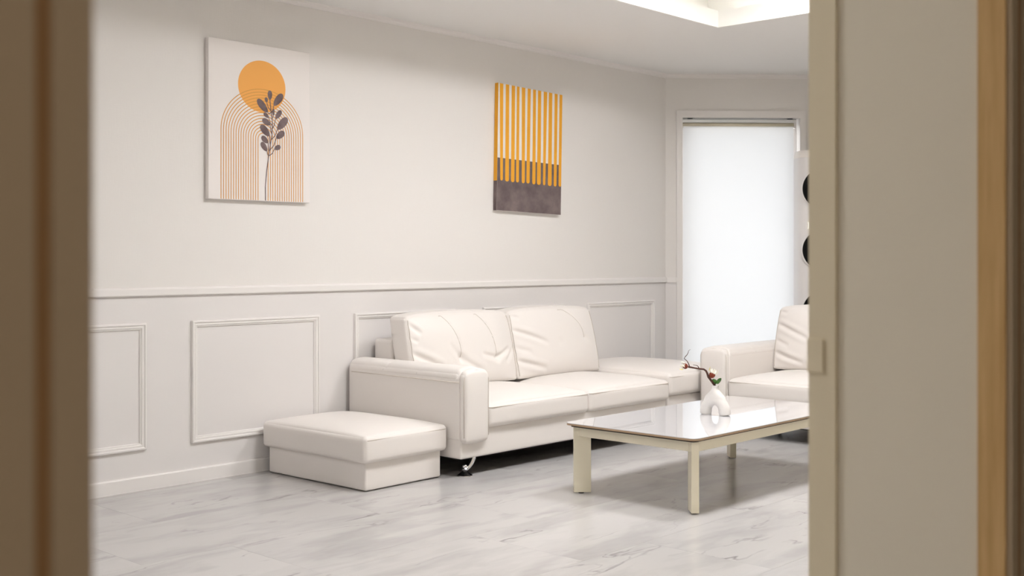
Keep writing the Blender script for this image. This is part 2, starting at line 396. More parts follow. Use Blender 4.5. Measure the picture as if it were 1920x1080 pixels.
def panel_frame(x0, x1, idx):
    z0, z1 = .205, .848; bm = bmesh.new(); rings = []
    for d, hgt in PROF:
        rings.append([bm.verts.new((x, WY - hgt, z)) for x, z in ((x0 + d, z0 + d), (x1 - d, z0 + d), (x1 - d, z1 - d), (x0 + d, z1 - d))])
    for i in range(len(rings) - 1):
        for k in range(4): bm.faces.new((rings[i][k], rings[i][(k + 1) % 4], rings[i + 1][(k + 1) % 4], rings[i + 1][k]))
    bmesh.ops.recalc_face_normals(bm, faces=bm.faces)
    return link('trim_%d' % idx, bm, 'trim_white')
where = ['moulded panel frame cut by the left edge of the doorway', 'moulded panel frame between the doorway and the ottoman', 'moulded panel frame behind the sofa arm', 'moulded panel frame behind the back cushions', 'moulded panel frame nearest the window']
for i in range(-2, 4):
    a = 3.256 + 1.092 * i
    o = struct(panel_frame(a, a + .832, 6 + i), where[max(0, i + 1)] if i >= -1 else 'moulded panel frame left of the doorway, out of view')

# doorway dressing
bm = bmesh.new()
for (xa, xb) in ((OX0, OX0 + .006), (OX1 - .006, OX1)): box(bm, xa, xb, Y2 - .039, Y2 + .006, 0, OZ)
box(bm, OX0 + .006, OX1 - .006, Y2 - .039, Y2 + .006, OZ - .006, OZ)
tr = struct(link('trim_12', bm, 'jamb_beige'), 'beige edge strip on the room side of the doorway')
bbox('strike_plate', 'jamb_beige', OX1 - .0095, OX1 - .005, Y2 - .02, Y2 + .007, 1.0, 1.052, tr, .001, 1)
bm = bmesh.new()
for (xa, xb) in ((OX0, OX0 + .004), (OX1 - .004, OX1)): box(bm, xa, xb, Y1 - .004, Y1 + .034, 0, OZ)
box(bm, OX0 + .004, OX1 - .004, Y1 - .004, Y1 + .034, OZ - .004, OZ)
struct(link('trim_13', bm, 'oak'), 'golden oak lining on the hall side of the doorway')
bm = bmesh.new(); c1 = .022
box(bm, OX0 - c1, OX0, Y1 - .012, Y1 - .004, 0, OZ + c1); box(bm, OX1, OX1 + c1, Y1 - .012, Y1 - .004, 0, OZ + c1); box(bm, OX0, OX1, Y1 - .012, Y1 - .004, OZ, OZ + c1)
struct(link('trim_14', bm, 'casing_shaded'), 'narrow beige casing on the hall side of the doorway')
bm = bmesh.new(); c2 = .031
box(bm, OX0 - c2, OX0 - c1, Y1 - .010, Y1, 0, OZ + c2); box(bm, OX1 + c1, OX1 + c2 + .006, Y1 - .010, Y1, 0, OZ + c2)
struct(link('trim_15', bm, 'brown_wood'), 'brown wood bead along the doorway casing')
bm = bmesh.new()
box(bm, OX0 - .16, OX0 - c2, Y1 - .012, Y1, 0, OZ + .03); box(bm, OX1 + c2 + .006, OX1 + .16, Y1 - .012, Y1, 0, OZ + .03)
struct(link('trim_16', bm, 'casing_shaded'), 'outer beige architrave on the hall side of the doorway')

# ------------------------------------------------------------------ ceiling lamps in the tray
def ceiling_lamp(x, y, label, a=.31):
    t_ = thing('ceiling_light', label, 'ceiling light', (x, y, ZU), 0, 'flush lamps in the ceiling tray')
    bm = bmesh.new()
    box(bm, -a, a, -a, -a + .02, -.07, -.001); box(bm, -a, a, a - .02, a, -.07, -.001); box(bm, -a, -a + .02, -a + .02, a - .02, -.07, -.001); box(bm, a - .02, a, -a + .02, a - .02, -.07, -.001)
    link('frame', bm, 'plastic_white', t_)
    bbox('diffuser', 'lamp_diffuser', -a + .02, a - .02, -a + .02, a - .02, -.065, -.02, t_)
ceiling_lamp(0.6, 2.75, 'added square fill lamp in the ceiling tray, nearest the doorway', .25)  # extra lamp out of view, added to brighten the doorway reveal
ceiling_lamp(4.0, 2.95, 'square flush lamp in the ceiling tray in front of the ottoman')
ceiling_lamp(5.6, 2.95, 'square flush lamp in the ceiling tray above the coffee table')
h_ = thing('hall_fill_lamp', 'added round fill lamp on the hall ceiling behind the camera', 'ceiling light', (-0.35, -0.75, 2.4))  # unseen lamp, added to brighten the hall side and the door reveal
bm = bmesh.new(); lathe(bm, [(.17, -.001), (.175, -.03), (.16, -.045)], 40); link('rim', bm, 'plastic_white', h_)
bm = bmesh.new(); lathe(bm, [(.155, -.046), (.15, -.058), (.10, -.070), (.02, -.074)], 40); link('diffuser', bm, 'hall_fill', h_, True)
for nm, b in (('cove along the sofa side', (TX0, TX1, TY1 + .06, TY1 + .075)), ('cove along the doorway side', (TX0, TX1, TY0 - .075, TY0 - .06)), ('cove along the window end', (TX1 + .06, TX1 + .075, TY0, TY1)), ('cove along the far end', (TX0 - .075, TX0 - .06, TY0, TY1))):
    o = bbox('led_strip', 'cove_led', b[0], b[1], b[2], b[3], CZ + .041, CZ + .053)
    tag(o, 'white light strip hidden in the ' + nm, 'light strip')

# ------------------------------------------------------------------ sofa pieces
def seg_dist(px_, pz_, a, b):
    ax, az = a; bx, bz = b; dx, dz = bx - ax, bz - az
    t_ = max(0, min(1, ((px_ - ax) * dx + (pz_ - az) * dz) / (dx * dx + dz * dz + 1e-12)))
    return math.hypot(px_ - ax - t_ * dx, pz_ - az - t_ * dz), t_
def back_cushion(name, parent, w_, h_, d_, loc, creases, stitches, dimples, lean=0.05):
    """front faces -y; creases in u 0..1 (left to right), v 0..1 (top to bottom)"""
    def disp(u, v, ww, p):
        U, V = (u + 1) / 2, (1 - ww) / 2
        dy = 0.0; dx = 0.0; dz = 0.0
        front = max(0.0, -v)
        dy += lean * ww                                     # lean back
        if front > 0.5:
            k = (front - .5) / .5
            bul = (1 - abs(2 * U - 1) ** 3.0) * (1 - abs(2 * V - 1) ** 3.5)
            dy -= .065 * bul * k
            edge = min(1, U / .06) * min(1, (1 - U) / .06)
            for (a, b, wd, dp) in creases:
                dp = dp * edge
                ds, t_ = seg_dist(U * w_, V * h_, (a[0] * w_, a[1] * h_), (b[0] * w_, b[1] * h_))
                tp = math.sin(PI * min(1, .12 + t_ * .88)) ** .6 if t_ < 1 else 0
                dy += dp * math.exp(-(ds / wd) ** 2) * tp * k
                dy -= .28 * dp * math.exp(-((ds - 1.9 * wd) / (1.2 * wd)) ** 2) * tp * k
            for (pts) in stitches:
                for i in range(len(pts) - 1):
                    ds, _ = seg_dist(U * w_, V * h_, (pts[i][0] * w_, pts[i][1] * h_), (pts[i + 1][0] * w_, pts[i + 1][1] * h_))
                    if ds < .03: dy += .004 * math.exp(-(ds / .008) ** 2) * k
            for (a, dp, wd) in dimples:
                ds = math.hypot((U - a[0]) * w_, (V - a[1]) * h_); dy += dp * math.exp(-(ds / wd) ** 2) * k
        # soft top edge, sagging corners
        dz -= .018 * (abs(u) ** 6) * max(0, ww)
        dz += .012 * (1 - u * u) * max(0, ww)
        dx += .010 * math.copysign(1, u) * (abs(u) ** 3) * (1 - ww * ww)
        return (dx, dy, dz)
    o = rounded(name, 'leather', 0, 0, h_ / 2, w_, d_, h_, .022, parent, disp=disp, n=(110, 8, 60))
    o.location = loc
    def fpt(U, V, off=.0006):
        u, ww = 2 * U - 1, 1 - 2 * V; k = disp(u, -1, ww, None)
        return (u * w_ / 2 + k[0], -d_ / 2 + k[1] - off, h_ / 2 + ww * h_ / 2 + k[2])
    def path(ctrl, n=24):
        out = []; L_ = [0]
        for i in range(len(ctrl) - 1): L_.append(L_[-1] + math.dist(ctrl[i], ctrl[i + 1]))
        for k in range(n + 1):
            t_ = L_[-1] * k / n; i = max(j for j in range(len(ctrl) - 1) if L_[j] <= t_ + 1e-9); f_ = (t_ - L_[i]) / (L_[i + 1] - L_[i])
            out.append((ctrl[i][0] + (ctrl[i + 1][0] - ctrl[i][0]) * f_, ctrl[i][1] + (ctrl[i + 1][1] - ctrl[i][1]) * f_))
        for _ in range(4): out = [out[0]] + [((out[i - 1][0] + 2 * out[i][0] + out[i + 1][0]) / 4, (out[i - 1][1] + 2 * out[i][1] + out[i + 1][1]) / 4) for i in range(1, n)] + [out[-1]]
        return out
    for st in stitches:
        bm = bmesh.new(); tube(bm, [fpt(max(.03, U), max(.055, V)) for U, V in path(st)], .0016, 6); link('stitch', bm, 'seam', o, True)
    for U in (.018, .982):
        bm = bmesh.new(); tube(bm, [fpt(U, .05 + .90 * k / 30, -.0004) for k in range(31)], .0020, 6); link('seam', bm, 'seam', o, True)
    return o
def edge_seam(name, parent, x0, x1, y0, y1, z, zc=0.0, r=.0022, rc=.03, front_only=False, host=None):
    pts = []
    corners = [(x0, y0, 180, 270), (x1, y0, 270, 360), (x1, y1, 0, 90), (x0, y1, 90, 180)]
    for (x, y, a0, a1) in corners:
        cx_ = x + rc if x == x0 else x - rc; cy_ = y + rc if y == y0 else y - rc
        for i in range(5):
            a = math.radians(a0 + (a1 - a0) * i / 4); pts.append((cx_ + rc * math.cos(a), cy_ + rc * math.sin(a), z))
    out = []
    for i, p in enumerate(pts):
        q = pts[(i + 1) % len(pts)]; n = 12 if math.dist(p, q) > .1 else 1
        for k in range(n):
            t_ = k / n; x, y = p[0] + (q[0] - p[0]) * t_, p[1] + (q[1] - p[1]) * t_
            u = (2 * (x - x0) / (x1 - x0) - 1); v = (2 * (y - y0) / (y1 - y0) - 1)
            e = max(1 - u ** 4, 0) if abs(v) > abs(u) else max(1 - v ** 4, 0)
            out.append((x, y, z + zc * e))
    out.append(out[0]); bm = bmesh.new(); tube(bm, out, r, 6, False)
    return link(name, bm, 'seam', parent, True)
def seat_cushion(parent, x0, x1, y0, y1, z0, z1, crown, name='seat_cushion'):
    def disp(u, v, ww, p):
        k = max(0, ww)
        return (0, 0, .006 * math.sin(3.1 * u + 1.3) * math.cos(2.3 * v) * k * (1 - v ** 4) * (1 - u ** 4) - .008 * (abs(u) ** 8) * k)
    o = rounded(name, 'leather', (x0 + x1) / 2, (y0 + y1) / 2, (z0 + z1) / 2, x1 - x0, y1 - y0, z1 - z0, .028, parent, crown=crown, disp=disp, n=(30, 24, 6), bulge=.010)
    edge_seam('seam', o, x0 + .006, x1 - .006, y0 + .001 - .006, y1 - .006, z1 - .022, .0, .0022)
    return o
def sofa_leg(parent, x, y, sx, sy):
    """bent chrome leg: conical foot, ball collar, curved flat bar"""
    bm = bmesh.new(); lathe(bm, [(.012, .024), (.013, .030), (.016, .034), (.018, .040), (.013, .046), (.015, .052), (.012, .060), (.004, .064)], 24, x, y)
    o = smooth_by_angle(link('leg', bm, 'chrome', parent), 50)
    bm = bmesh.new(); lathe(bm, [(.041, 0), (.043, .003), (.042, .006)], 28, x, y); smooth_by_angle(link('foot_rim', bm, 'chrome', o), 30)
    bm = bmesh.new(); lathe(bm, [(.041, .0062), (.034, .011), (.018, .024), (.013, .028)], 28, x, y); smooth_by_angle(link('foot_cone', bm, 'gloss_black', o), 50)
    bm = bmesh.new(); pts = []
    for i in range(13):
        a = PI / 2 * i / 12
        pts.append((x + sx * .060 * math.sin(a) ** 1.2, y + sy * .060 * math.sin(a) ** 1.2, .036 + .086 * (1 - math.cos(a))))
    tube(bm, pts, [.010 + .006 * i / 12 for i in range(13)], 10)
    link('bar', bm, 'chrome', o, True)
    return o
def arm(parent, x0, x1, y0, y1, zb, zt, crest, right=False):
    """arm running along y, front at y0"""
    o = rounded('arm', 'leather', (x0 + x1) / 2, (y0 + y1) / 2 + .012, (zb + zt) / 2 - .005, x1 - x0 - .002, y1 - y0 - .024, zt - zb - .03, .016, parent, n=(6, 24, 10), side_bulge=.002)
    def dome(u, v, ww, p):
        k = max(0, ww); cut = 0
        for c_ in (-.33, .28): cut += math.exp(-((v - c_) / .016) ** 2)
        return (0, 0, crest * (1 - abs(u) ** 2.6) * k - .006 * cut * k)
    top = rounded('arm_pad', 'leather', (x0 + x1) / 2, (y0 + y1) / 2 + .02, zt - .03, x1 - x0, y1 - y0 - .03, .06, .028, parent, disp=dome, n=(14, 60, 4))
    # cross stitches over the pad
    for c_ in (-.33, .28):
        yc = (y0 + y1) / 2 + .02 + c_ * (y1 - y0 - .03) / 2; bm = bmesh.new(); pts = []
        for i in range(15):
            u = -1 + 2 * i / 14; pts.append(((x0 + x1) / 2 + u * (x1 - x0 + .004) / 2 * .985, yc + .02 * (u * u), zt - .004 + crest * (1 - abs(u) ** 2.6) - .022 * abs(u) ** 7))
        tube(bm, pts, .0024, 6); link('stitch', bm, 'leather', top, True)
    bm = bmesh.new(); xs = x0 - .0005; pts = [(xs, y0 + .03, zt - .052), (xs, y1 - .03, zt - .052)]
    tube(bm, pts, .0025, 6); link('seam', bm, 'seam_soft', o, True)
    # front pad
    def fp(u, v, ww, p):
        f = max(0, -v); return (0, -.010 * f * (1 - u ** 4) * (1 - ww ** 4), (.024 * (1 - abs(u) ** 2.6) if ww > 0 else -.006 * (1 - u * u)) * abs(ww))
    pad = rounded('arm_front', 'leather', (x0 + x1) / 2, y0 + .012, (zb + zt) / 2 - .002, x1 - x0 + .002, .05, zt - zb - .004, .024, parent, disp=fp, n=(10, 3, 16))
    bm = bmesh.new(); pts = []
    hx = (x1 - x0) / 2 - .002
    for (px_, pz_) in ((-hx, zb + .03), (-hx, zt - .04), (-hx + .010, zt - .016), (-hx + .035, zt + .004), (0, zt + .013), (hx - .035, zt + .004), (hx - .010, zt - .016), (hx, zt - .04), (hx, zb + .03)):
        pts.append(((x0 + x1) / 2 + px_, y0 - .0105 + .004, pz_))
    tube(bm, pts, .0018, 6); link('seam', bm, 'seam_soft', pad, True)
    return o

def two_seat_sofa(name, label, x_arm0, x_arm1, xs, yf, yb, arms, cush_specs, loc=(0, 0, 0), rz=0, group=None):
    """sofa facing -y in its own frame; xs = seat boundaries"""
    t_ = thing(name, label, 'sofa', loc, rz, group)
    xa = x_arm0; xb = xs[-1] if arms == 1 else xs[-1] + (x_arm1 - x_arm0)
    # base
    rounded('base', 'leather', (xa + xb) / 2, (yf + yb) / 2 + .012, .178, xb - xa - .012, yb - yf - .02, .156, .014, t_, n=(30, 12, 5))
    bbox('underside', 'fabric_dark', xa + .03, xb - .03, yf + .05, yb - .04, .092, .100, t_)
    arm(t_, x_arm0, x_arm1, yf, yb, .188, .564, .026)
    if arms == 2: arm(t_, xs[-1], xb, yf, yb, .188, .564, .026, True)
    for i in range(len(xs) - 1):
        seat_cushion(t_, xs[i] + .002, xs[i + 1] - .002, yf - .004, yf + .74, .252, .384, .036)
    rounded('back_frame', 'leather', (xs[0] + xs[-1]) / 2, yb - .09, .46, xs[-1] - xs[0], .17, .47, .022, t_, n=(20, 6, 10))
    for i in range(len(xs) - 1):
        cr, st, dm = cush_specs[i]
        w_ = xs[i + 1] - xs[i] - .004
        o = back_cushion('back_cushion', t_, w_, .44, .15, ((xs[i] + xs[i + 1]) / 2, yf + .700, .405), cr, st, dm)
    for (x, y, sx, sy) in ((xa + .075, yf + .062, 1.0, -.15), (xb - .08, yf + .062, -1.0, -.15), (xa + .08, yb - .10, .8, -.35), (xb - .08, yb - .10, -.8, -.35)):
        sofa_leg(t_, x, y, sx, sy)
    return t_
C1 = ([((0.0, .08), (.10, .26), .012, .010), ((0.0, .50), (.24, .72), .016, .016), ((.40, .62), (.62, .82), .018, .012), ((.40, .62), (.30, .40), .014, .006),
       ((.62, .58), (.78, .66), .014, .012), ((.76, .66), (.92, .52), .014, .014), ((1.0, .50), (.86, .72), .014, .012), ((.0, .28), (.07, .36), .010, .008), ((.96, .10), (1.0, .03), .012, .012)],
      [[(.28, .0), (.35, .16), (.395, .36), (.41, .60)], [(.62, .0), (.70, .18), (.745, .36), (.765, .62)]],
      [((.41, .61), .022, .035), ((.765, .63), .020, .032)])
C2 = ([((0, .27), (.34, .50), .014, .016), ((0, .53), (.16, .62), .014, .009), ((0, .72), (.30, .87), .015, .017), ((0, .06), (.10, .12), .010, .008)],
      [[(.55, .0), (.68, .12), (.77, .28), (.80, .46)]],
      [((.47, .49), .008, .03), ((.80, .48), .008, .028)])
YF, YB = 4.34, 5.30
sofa = two_seat_sofa('sofa', 'white leather two-seat sofa with one arm against the panelled wall', 4.283, 4.473, [4.473, 5.345, 6.178], YF, YB, 1, [C1, C2])

# armless end seat (beside the sofa, towards the window)
t_ = thing('armless_seat', 'white leather armless seat unit butted to the sofa, nearest the window', 'seat', (6.545, 4.826, 0))
def on(o, dx, dy):
    o.location = (dx, dy, 0); return o
rounded('base', 'leather', 0, .01, .165, .68, .92, .21, .014, t_, n=(12, 16, 5))
o = rounded('seat_cushion', 'leather', 0, 0, .345, .70, .955, .15, .032, t_, crown=.04, n=(24, 28, 6), bulge=.010, side_bulge=.003)
edge_seam('seam', o, -.344, .344, -.4815, .470, .395)
for sx in (-1, 1):
    for sy in (-1, 1):
        bm = bmesh.new(); lathe(bm, [(.026, 0), (.026, .01), (.02, .014), (.02, .062)], 16, sx * .27, sy * .38); link('leg', bm, 'black_rubber', t_, True)

# ottoman in front of the arm
t_ = thing('ottoman', 'low square white leather ottoman at the sofa arm', 'ottoman', (3.968, 4.862, 0), math.radians(1.2))
rounded('base', 'leather', 0, 0, .082, .53, .80, .154, .010, t_, n=(10, 14, 4))
o = rounded('cushion', 'leather', 0, 0, .214, .585, .855, .138, .024, t_, crown=.030, n=(20, 24, 6), bulge=.006, side_bulge=.006)
edge_seam('seam', o, -.2925 + .002, .2925 - .002, -.4275 - .002, .4275 - .002, .262)
for sx in (-1, 1):
    for sy in (-1, 1):
        bm = bmesh.new(); lathe(bm, [(.02, 0), (.02, .012)], 12, sx * .22, sy * .34); link('foot', bm, 'black_rubber', t_)

# second sofa facing the doorway end (front towards -x): own frame rotated so that -y -> -x
# local (x, y) -> world (y', ...) with rz = -90deg: world X = y_l, world Y = -x_l
sofa2 = two_seat_sofa('sofa', 'white leather sofa with its arm beyond the coffee table, cut by the door jamb', 0.0, .204, [.204, 1.04, 1.87], 0.0, .96, 2, [C2, C1], (6.5, 4.315, 0), -PI / 2)

# ------------------------------------------------------------------ coffee table
TXa, TXb, TYa, TYb, TZ = 4.375, 5.905, 2.935, 3.715, .355
t_ = thing('coffee_table', 'low coffee table with glossy white marble-look top and cream metal legs', 'table', ((TXa + TXb) / 2, (TYa + TYb) / 2, 0))
hx, hy = (TXb - TXa) / 2, (TYb - TYa) / 2
def rrect(hx, hy, r, n=6):
    out = []
    for (sx, sy, a0) in ((1, 1, 0), (-1, 1, 90), (-1, -1, 180), (1, -1, 270)):
        for i in range(n + 1):
            a = math.radians(a0 + 90 * i / n); out.append((sx * (hx - r) + r * math.cos(a), sy * (hy - r) + r * math.sin(a)))
    return out
bm = bmesh.new(); prism(bm, rrect(hx, hy, .035), TZ - .003, TZ)
link('top', bm, 'marble_top', t_)
bm = bmesh.new(); prism(bm, rrect(hx, hy, .035), TZ - .012, TZ - .003)
link('top_edge', bm, 'tan_edge', t_)
bm = bmesh.new(); prism(bm, rrect(hx - .02, hy - .02, .02), TZ - .021, TZ - .012)
link('spacer', bm, 'dark_gap', t_)
az0, az1 = .286, TZ - .021; ax_, ay_ = hx - .045, hy - .03; th_ = .035
bbox('apron', 'cream_metal', -ax_, ax_, -ay_, -ay_ + th_, az0, az1, t_, .002, 1)
bbox('apron', 'cream_metal', -ax_, ax_, ay_ - th_, ay_, az0, az1, t_, .002, 1)
bbox('apron', 'cream_metal', -ax_, -ax_ + th_, -ay_ + th_, ay_ - th_, az0, az1, t_, .002, 1)
bbox('apron', 'cream_metal', ax_ - th_, ax_, -ay_ + th_, ay_ - th_, az0, az1, t_, .002, 1)
for sx in (-1, 1):
    for sy in (-1, 1):
        bm = bmesh.new()
        # flat bar set on the diagonal, outer end at the corner
        dx, dy = sx / math.sqrt(2), sy / math.sqrt(2); nx, ny = -dy, dx
        tipx, tipy = sx * (ax_ + .004), sy * (ay_ + .004); wd, tk = .088, .036
        q = [(tipx + nx * tk / 2 - dx * .002, tipy + ny * tk / 2 - dy * .002), (tipx - nx * tk / 2 - dx * .002, tipy - ny * tk / 2 - dy * .002), (tipx - nx * tk / 2 - dx * wd, tipy - ny * tk / 2 - dy * wd), (tipx + nx * tk / 2 - dx * wd, tipy + ny * tk / 2 - dy * wd)]
        prism(bm, q, .006, az1 - .001); bmesh.ops.recalc_face_normals(bm, faces=bm.faces)
        bmesh.ops.bevel(bm, geom=bm.edges[:], offset=.0015, segments=1, affect='EDGES')
        lg = link('leg', bm, 'cream_metal', t_)
        bm = bmesh.new(); lathe(bm, [(.014, 0), (.014, .007)], 16, tipx - dx * .04, tipy - dy * .04); link('foot', bm, 'black_rubber', lg)

# ------------------------------------------------------------------ vase with a magnolia branch
VX, VY = 5.128, 3.315
VR = -math.radians(86)
v_ = thing('vase', 'matt white arch-shaped ceramic vase standing on the coffee table', 'vase', (VX, VY, TZ), VR)
bm = bmesh.new()
pts = []; rad = []
for i in range(25):
    a = PI * i / 24; pts.append((-.055 * math.cos(a), 0, .016 + .062 * math.sin(a))); rad.append(.0315 - .003 * math.sin(a))
pts = [(-.057, 0, 0.0)] + pts + [(.057, 0, 0.0)]; rad = [.030] + rad + [.030]
tube(bm, pts, rad, 20)
hull = []
for z, a, b in ((.066, .056, .022), (.080, .064, .027), (.090, .061, .029), (.100, .053, .029), (.110, .042, .028), (.126, .024, .0225), (.138, .0175, .0175), (.150, .0168, .0168)):
    hull.append([bm.verts.new((a * math.cos(2 * PI * k / 28), b * math.sin(2 * PI * k / 28), z)) for k in range(28)])
for i in range(len(hull) - 1):
    for k in range(28): bm.faces.new((hull[i][k], hull[i][(k + 1) % 28], hull[i + 1][(k + 1) % 28], hull[i + 1][k]))
bm.faces.new(hull[0][::-1]); bm.faces.new(hull[-1])
body = link('body', bm, 'ceramic_white', v_, True)
md = body.modifiers.new('remesh', 'REMESH'); md.mode = 'VOXEL'; md.voxel_size = .0028; md.use_smooth_shade = True
md = body.modifiers.new('smooth', 'SMOOTH'); md.iterations = 30; md.factor = .5
bm = bmesh.new(); prof = [(.0165, .140), (.0178, .152), (.0168, .154), (.0140, .152), (.0125, .142)]
rings = [[bm.verts.new((r * math.cos(2 * PI * k / 24), r * math.sin(2 * PI * k / 24), z)) for k in range(24)] for r, z in prof]
for i in range(len(rings) - 1):
    for k in range(24): bm.faces.new((rings[i][k], rings[i][(k + 1) % 24], rings[i + 1][(k + 1) % 24], rings[i + 1][k]))
nk = link('rim', bm, 'ceramic_white', v_, True)
bm = bmesh.new(); lathe(bm, [(.0130, .1515), (.0128, .1522)], 20); link('opening', bm, 'mouth_shade', v_)  # dark disc over the mouth, shade inside the neck put into its colour

b_ = thing('magnolia_branch', 'bent brown magnolia twig with white buds standing in the arch vase', 'branch', (VX, VY, TZ + .1523), TH - PI / 2)
K = 6.01 / 2150 / 6.75
def bp(cx_, cy_, d=0.0): return ((cx_ - 545) * K, d, (600 - cy_) * K + .003)
bm = bmesh.new()
main = [bp(545, 606), bp(525, 588, -.004), bp(490, 540, -.008), bp(457, 495, -.004), bp(447, 455, .004), bp(432, 422, .008), bp(405, 402, .010), bp(350, 395, .006), bp(290, 385, .0), bp(235, 373, -.006), bp(203, 368, -.008)]
tube(bm, main, [.0045, .0055, .006, .0062, .0056, .0052, .0048, .0046, .0042, .0046, .005], 10)
link('stem', bm, 'bark', b_, True)
bm = bmesh.new(); tube(bm, [bp(214, 362, -.008), bp(208, 335, -.006), bp(190, 298, -.002), bp(153, 264, .004), bp(170, 240, .008), bp(190, 222, .010), bp(208, 190, .012), bp(212, 168, .013), bp(236, 152, .016)], [.0030, .0026, .0022, .0021, .0019, .0018, .0015, .0012, .0009], 7)
link('twig', bm, 'bark', b_, True)
bm = bmesh.new(); tube(bm, [bp(342, 388, .006), bp(332, 366, .008), bp(318, 354, .010), bp(300, 352, .014), bp(272, 347, .018)], [.0024, .002, .0017, .0014, .001], 7)
link('twig', bm, 'bark', b_, True)
def petal_mesh(L_, W_, curl):
    bm = bmesh.new(); g = []
    for i in range(8):
        t1_ = i / 7; wv = W_ * math.sin(PI * min(1, .12 + .86 * t1_)) ** .7
        g.append([bm.verts.new((wv * s_, .35 * wv * (s_ * s_) + curl * math.sin(t1_ * PI * .9), L_ * t1_)) for s_ in (-1, -.5, 0, .5, 1)])
    for i in range(7):
        for j in range(4): bm.faces.new((g[i][j], g[i][j + 1], g[i + 1][j + 1], g[i + 1][j]))
    return bm
def bud(cx_, cy_, d, r, axis, n_pet, L_, W_):
    """brown cup with petals opening along axis (x,z in the branch frame)"""
    ax3 = Vector((axis[0], axis[2], axis[1])).normalized(); q = Vector((0, 0, 1)).rotation_difference(ax3)
    P = Vector(bp(cx_, cy_, d)); bm = bmesh.new()
    lathe(bm, [(r * .25, -r), (r * .72, -r * .72), (r * .98, -r * .2), (r * 1.0, r * .25), (r * .85, r * .6), (r * .55, r * .66)], 16)
    cup = link('bud', bm, 'bud_brown', b_, True); cup.location = P; cup.rotation_mode = 'QUATERNION'; cup.rotation_quaternion = q
    for i in range(n_pet):
        a = 2 * PI * i / n_pet + .3; p = petal_mesh(L_ * (1 + .15 * math.sin(i * 2.1)), W_, .006)
        bmesh.ops.rotate(p, verts=p.verts, cent=(0, 0, 0), matrix=Matrix.Rotation(-.45, 3, 'X'))
        bmesh.ops.translate(p, verts=p.verts, vec=(0, r * .35, r * .1)); bmesh.ops.rotate(p, verts=p.verts, cent=(0, 0, 0), matrix=Matrix.Rotation(a, 3, 'Z'))
        link('petal', p, 'petal' if i != 1 else 'petal_yellow', cup, True)
bud(162, 359, -.008, .0150, (-1, .15, -.1), 6, .026, .008)
bud(502, 470, -.008, .0165, (.45, 1, .1), 7, .036, .008)
def leaf(p0, p1, wd, d):
    a = Vector(bp(*p0, d)); b = Vector(bp(*p1, d - .01)); t1_ = (b - a); L_ = t1_.length; q = Vector((0, 0, 1)).rotation_difference(t1_.normalized())
    o = link('leaf', petal_mesh(L_, wd, .004), 'leaf_green', b_, True); o.location = a; o.rotation_mode = 'QUATERNION'; o.rotation_quaternion = q
leaf((500, 528), (562, 578), .010, -.012); leaf((566, 580), (612, 508), .010, -.010); leaf((548, 590), (520, 540), .008, -.006)

# ------------------------------------------------------------------ canvases
def canvas(name, label, x0, z0, w_, h_, rot):
    t_ = thing(name, label, 'picture', (x0 + w_ / 2, WY, z0 + h_ / 2), 0)
    t_.rotation_euler = (0, math.radians(rot), 0)
    bbox('canvas', 'canvas', -w_ / 2, w_ / 2, -.034, -.002, -h_ / 2, h_ / 2, t_, .002, 1)
    return t_
def flat(bm, pts, y):
    f = bm.faces.new([bm.verts.new((x, y, z)) for x, z in pts]); return f
W_, H_ = .66, .855
c1_ = canvas('canvas_print', 'canvas print of orange sun, line arch and dark leafy sprig', 3.340, 1.490, W_, H_, 0)
def L1(x, z): return (x - W_ / 2, z - H_ / 2)
bm = bmesh.new(); flat(bm, [L1(.337 + .155 * math.cos(a), .628 + .142 * math.sin(a)) for a in [2 * PI * i / 64 for i in range(64)]], -.0344); link('sun_print', bm, 'print_orange', c1_)
bm = bmesh.new(); lw = .0024
for i in range(16):
    q = i / 15; rx = .267 - (.267 - .033) * q; rz_ = .238 - (.238 - .033) * q; zs = .375 - .035 * q; cx_ = .343
    path = [(cx_ - rx, 0.003)] + [(cx_ + rx * math.cos(a), zs + rz_ * math.sin(a)) for a in [PI - PI * k / 40 for k in range(41)]] + [(cx_ + rx, 0.003)]
    L_, R_ = [], []
    for k, p in enumerate(path):
        a, b = path[max(0, k - 1)], path[min(len(path) - 1, k + 1)]; dx, dz = b[0] - a[0], b[1] - a[1]; n_ = math.hypot(dx, dz); nx, nz = -dz / n_, dx / n_
        L_.append(bm.verts.new((p[0] + nx * lw - W_ / 2, -.0347, p[1] + nz * lw - H_ / 2))); R_.append(bm.verts.new((p[0] - nx * lw - W_ / 2, -.0347, p[1] - nz * lw - H_ / 2)))
    for k in range(len(path) - 1): bm.faces.new((L_[k], R_[k], R_[k + 1], L_[k + 1]))
link('arch_print', bm, 'print_line', c1_)
bm = bmesh.new()
def ribbon(path, w0, w1, y):
    L_, R_ = [], []; n = len(path)
    for k, p in enumerate(path):
        a, b = path[max(0, k - 1)], path[min(n - 1, k + 1)]; dx, dz = b[0] - a[0], b[1] - a[1]; m_ = math.hypot(dx, dz); nx, nz = -dz / m_, dx / m_; wv = w0 + (w1 - w0) * k / (n - 1)
        L_.append(bm.verts.new((p[0] + nx * wv - W_ / 2, y, p[1] + nz * wv - H_ / 2))); R_.append(bm.verts.new((p[0] - nx * wv - W_ / 2, y, p[1] - nz * wv - H_ / 2)))
    for k in range(n - 1): bm.faces.new((L_[k], R_[k], R_[k + 1], L_[k + 1]))
stem = [(.358, .003), (.357, .079), (.366, .168), (.380, .255), (.389, .307), (.401, .367), (.404, .436), (.395, .494), (.387, .562), (.387, .575)]
ribbon(stem, .003, .0028, -.0352)
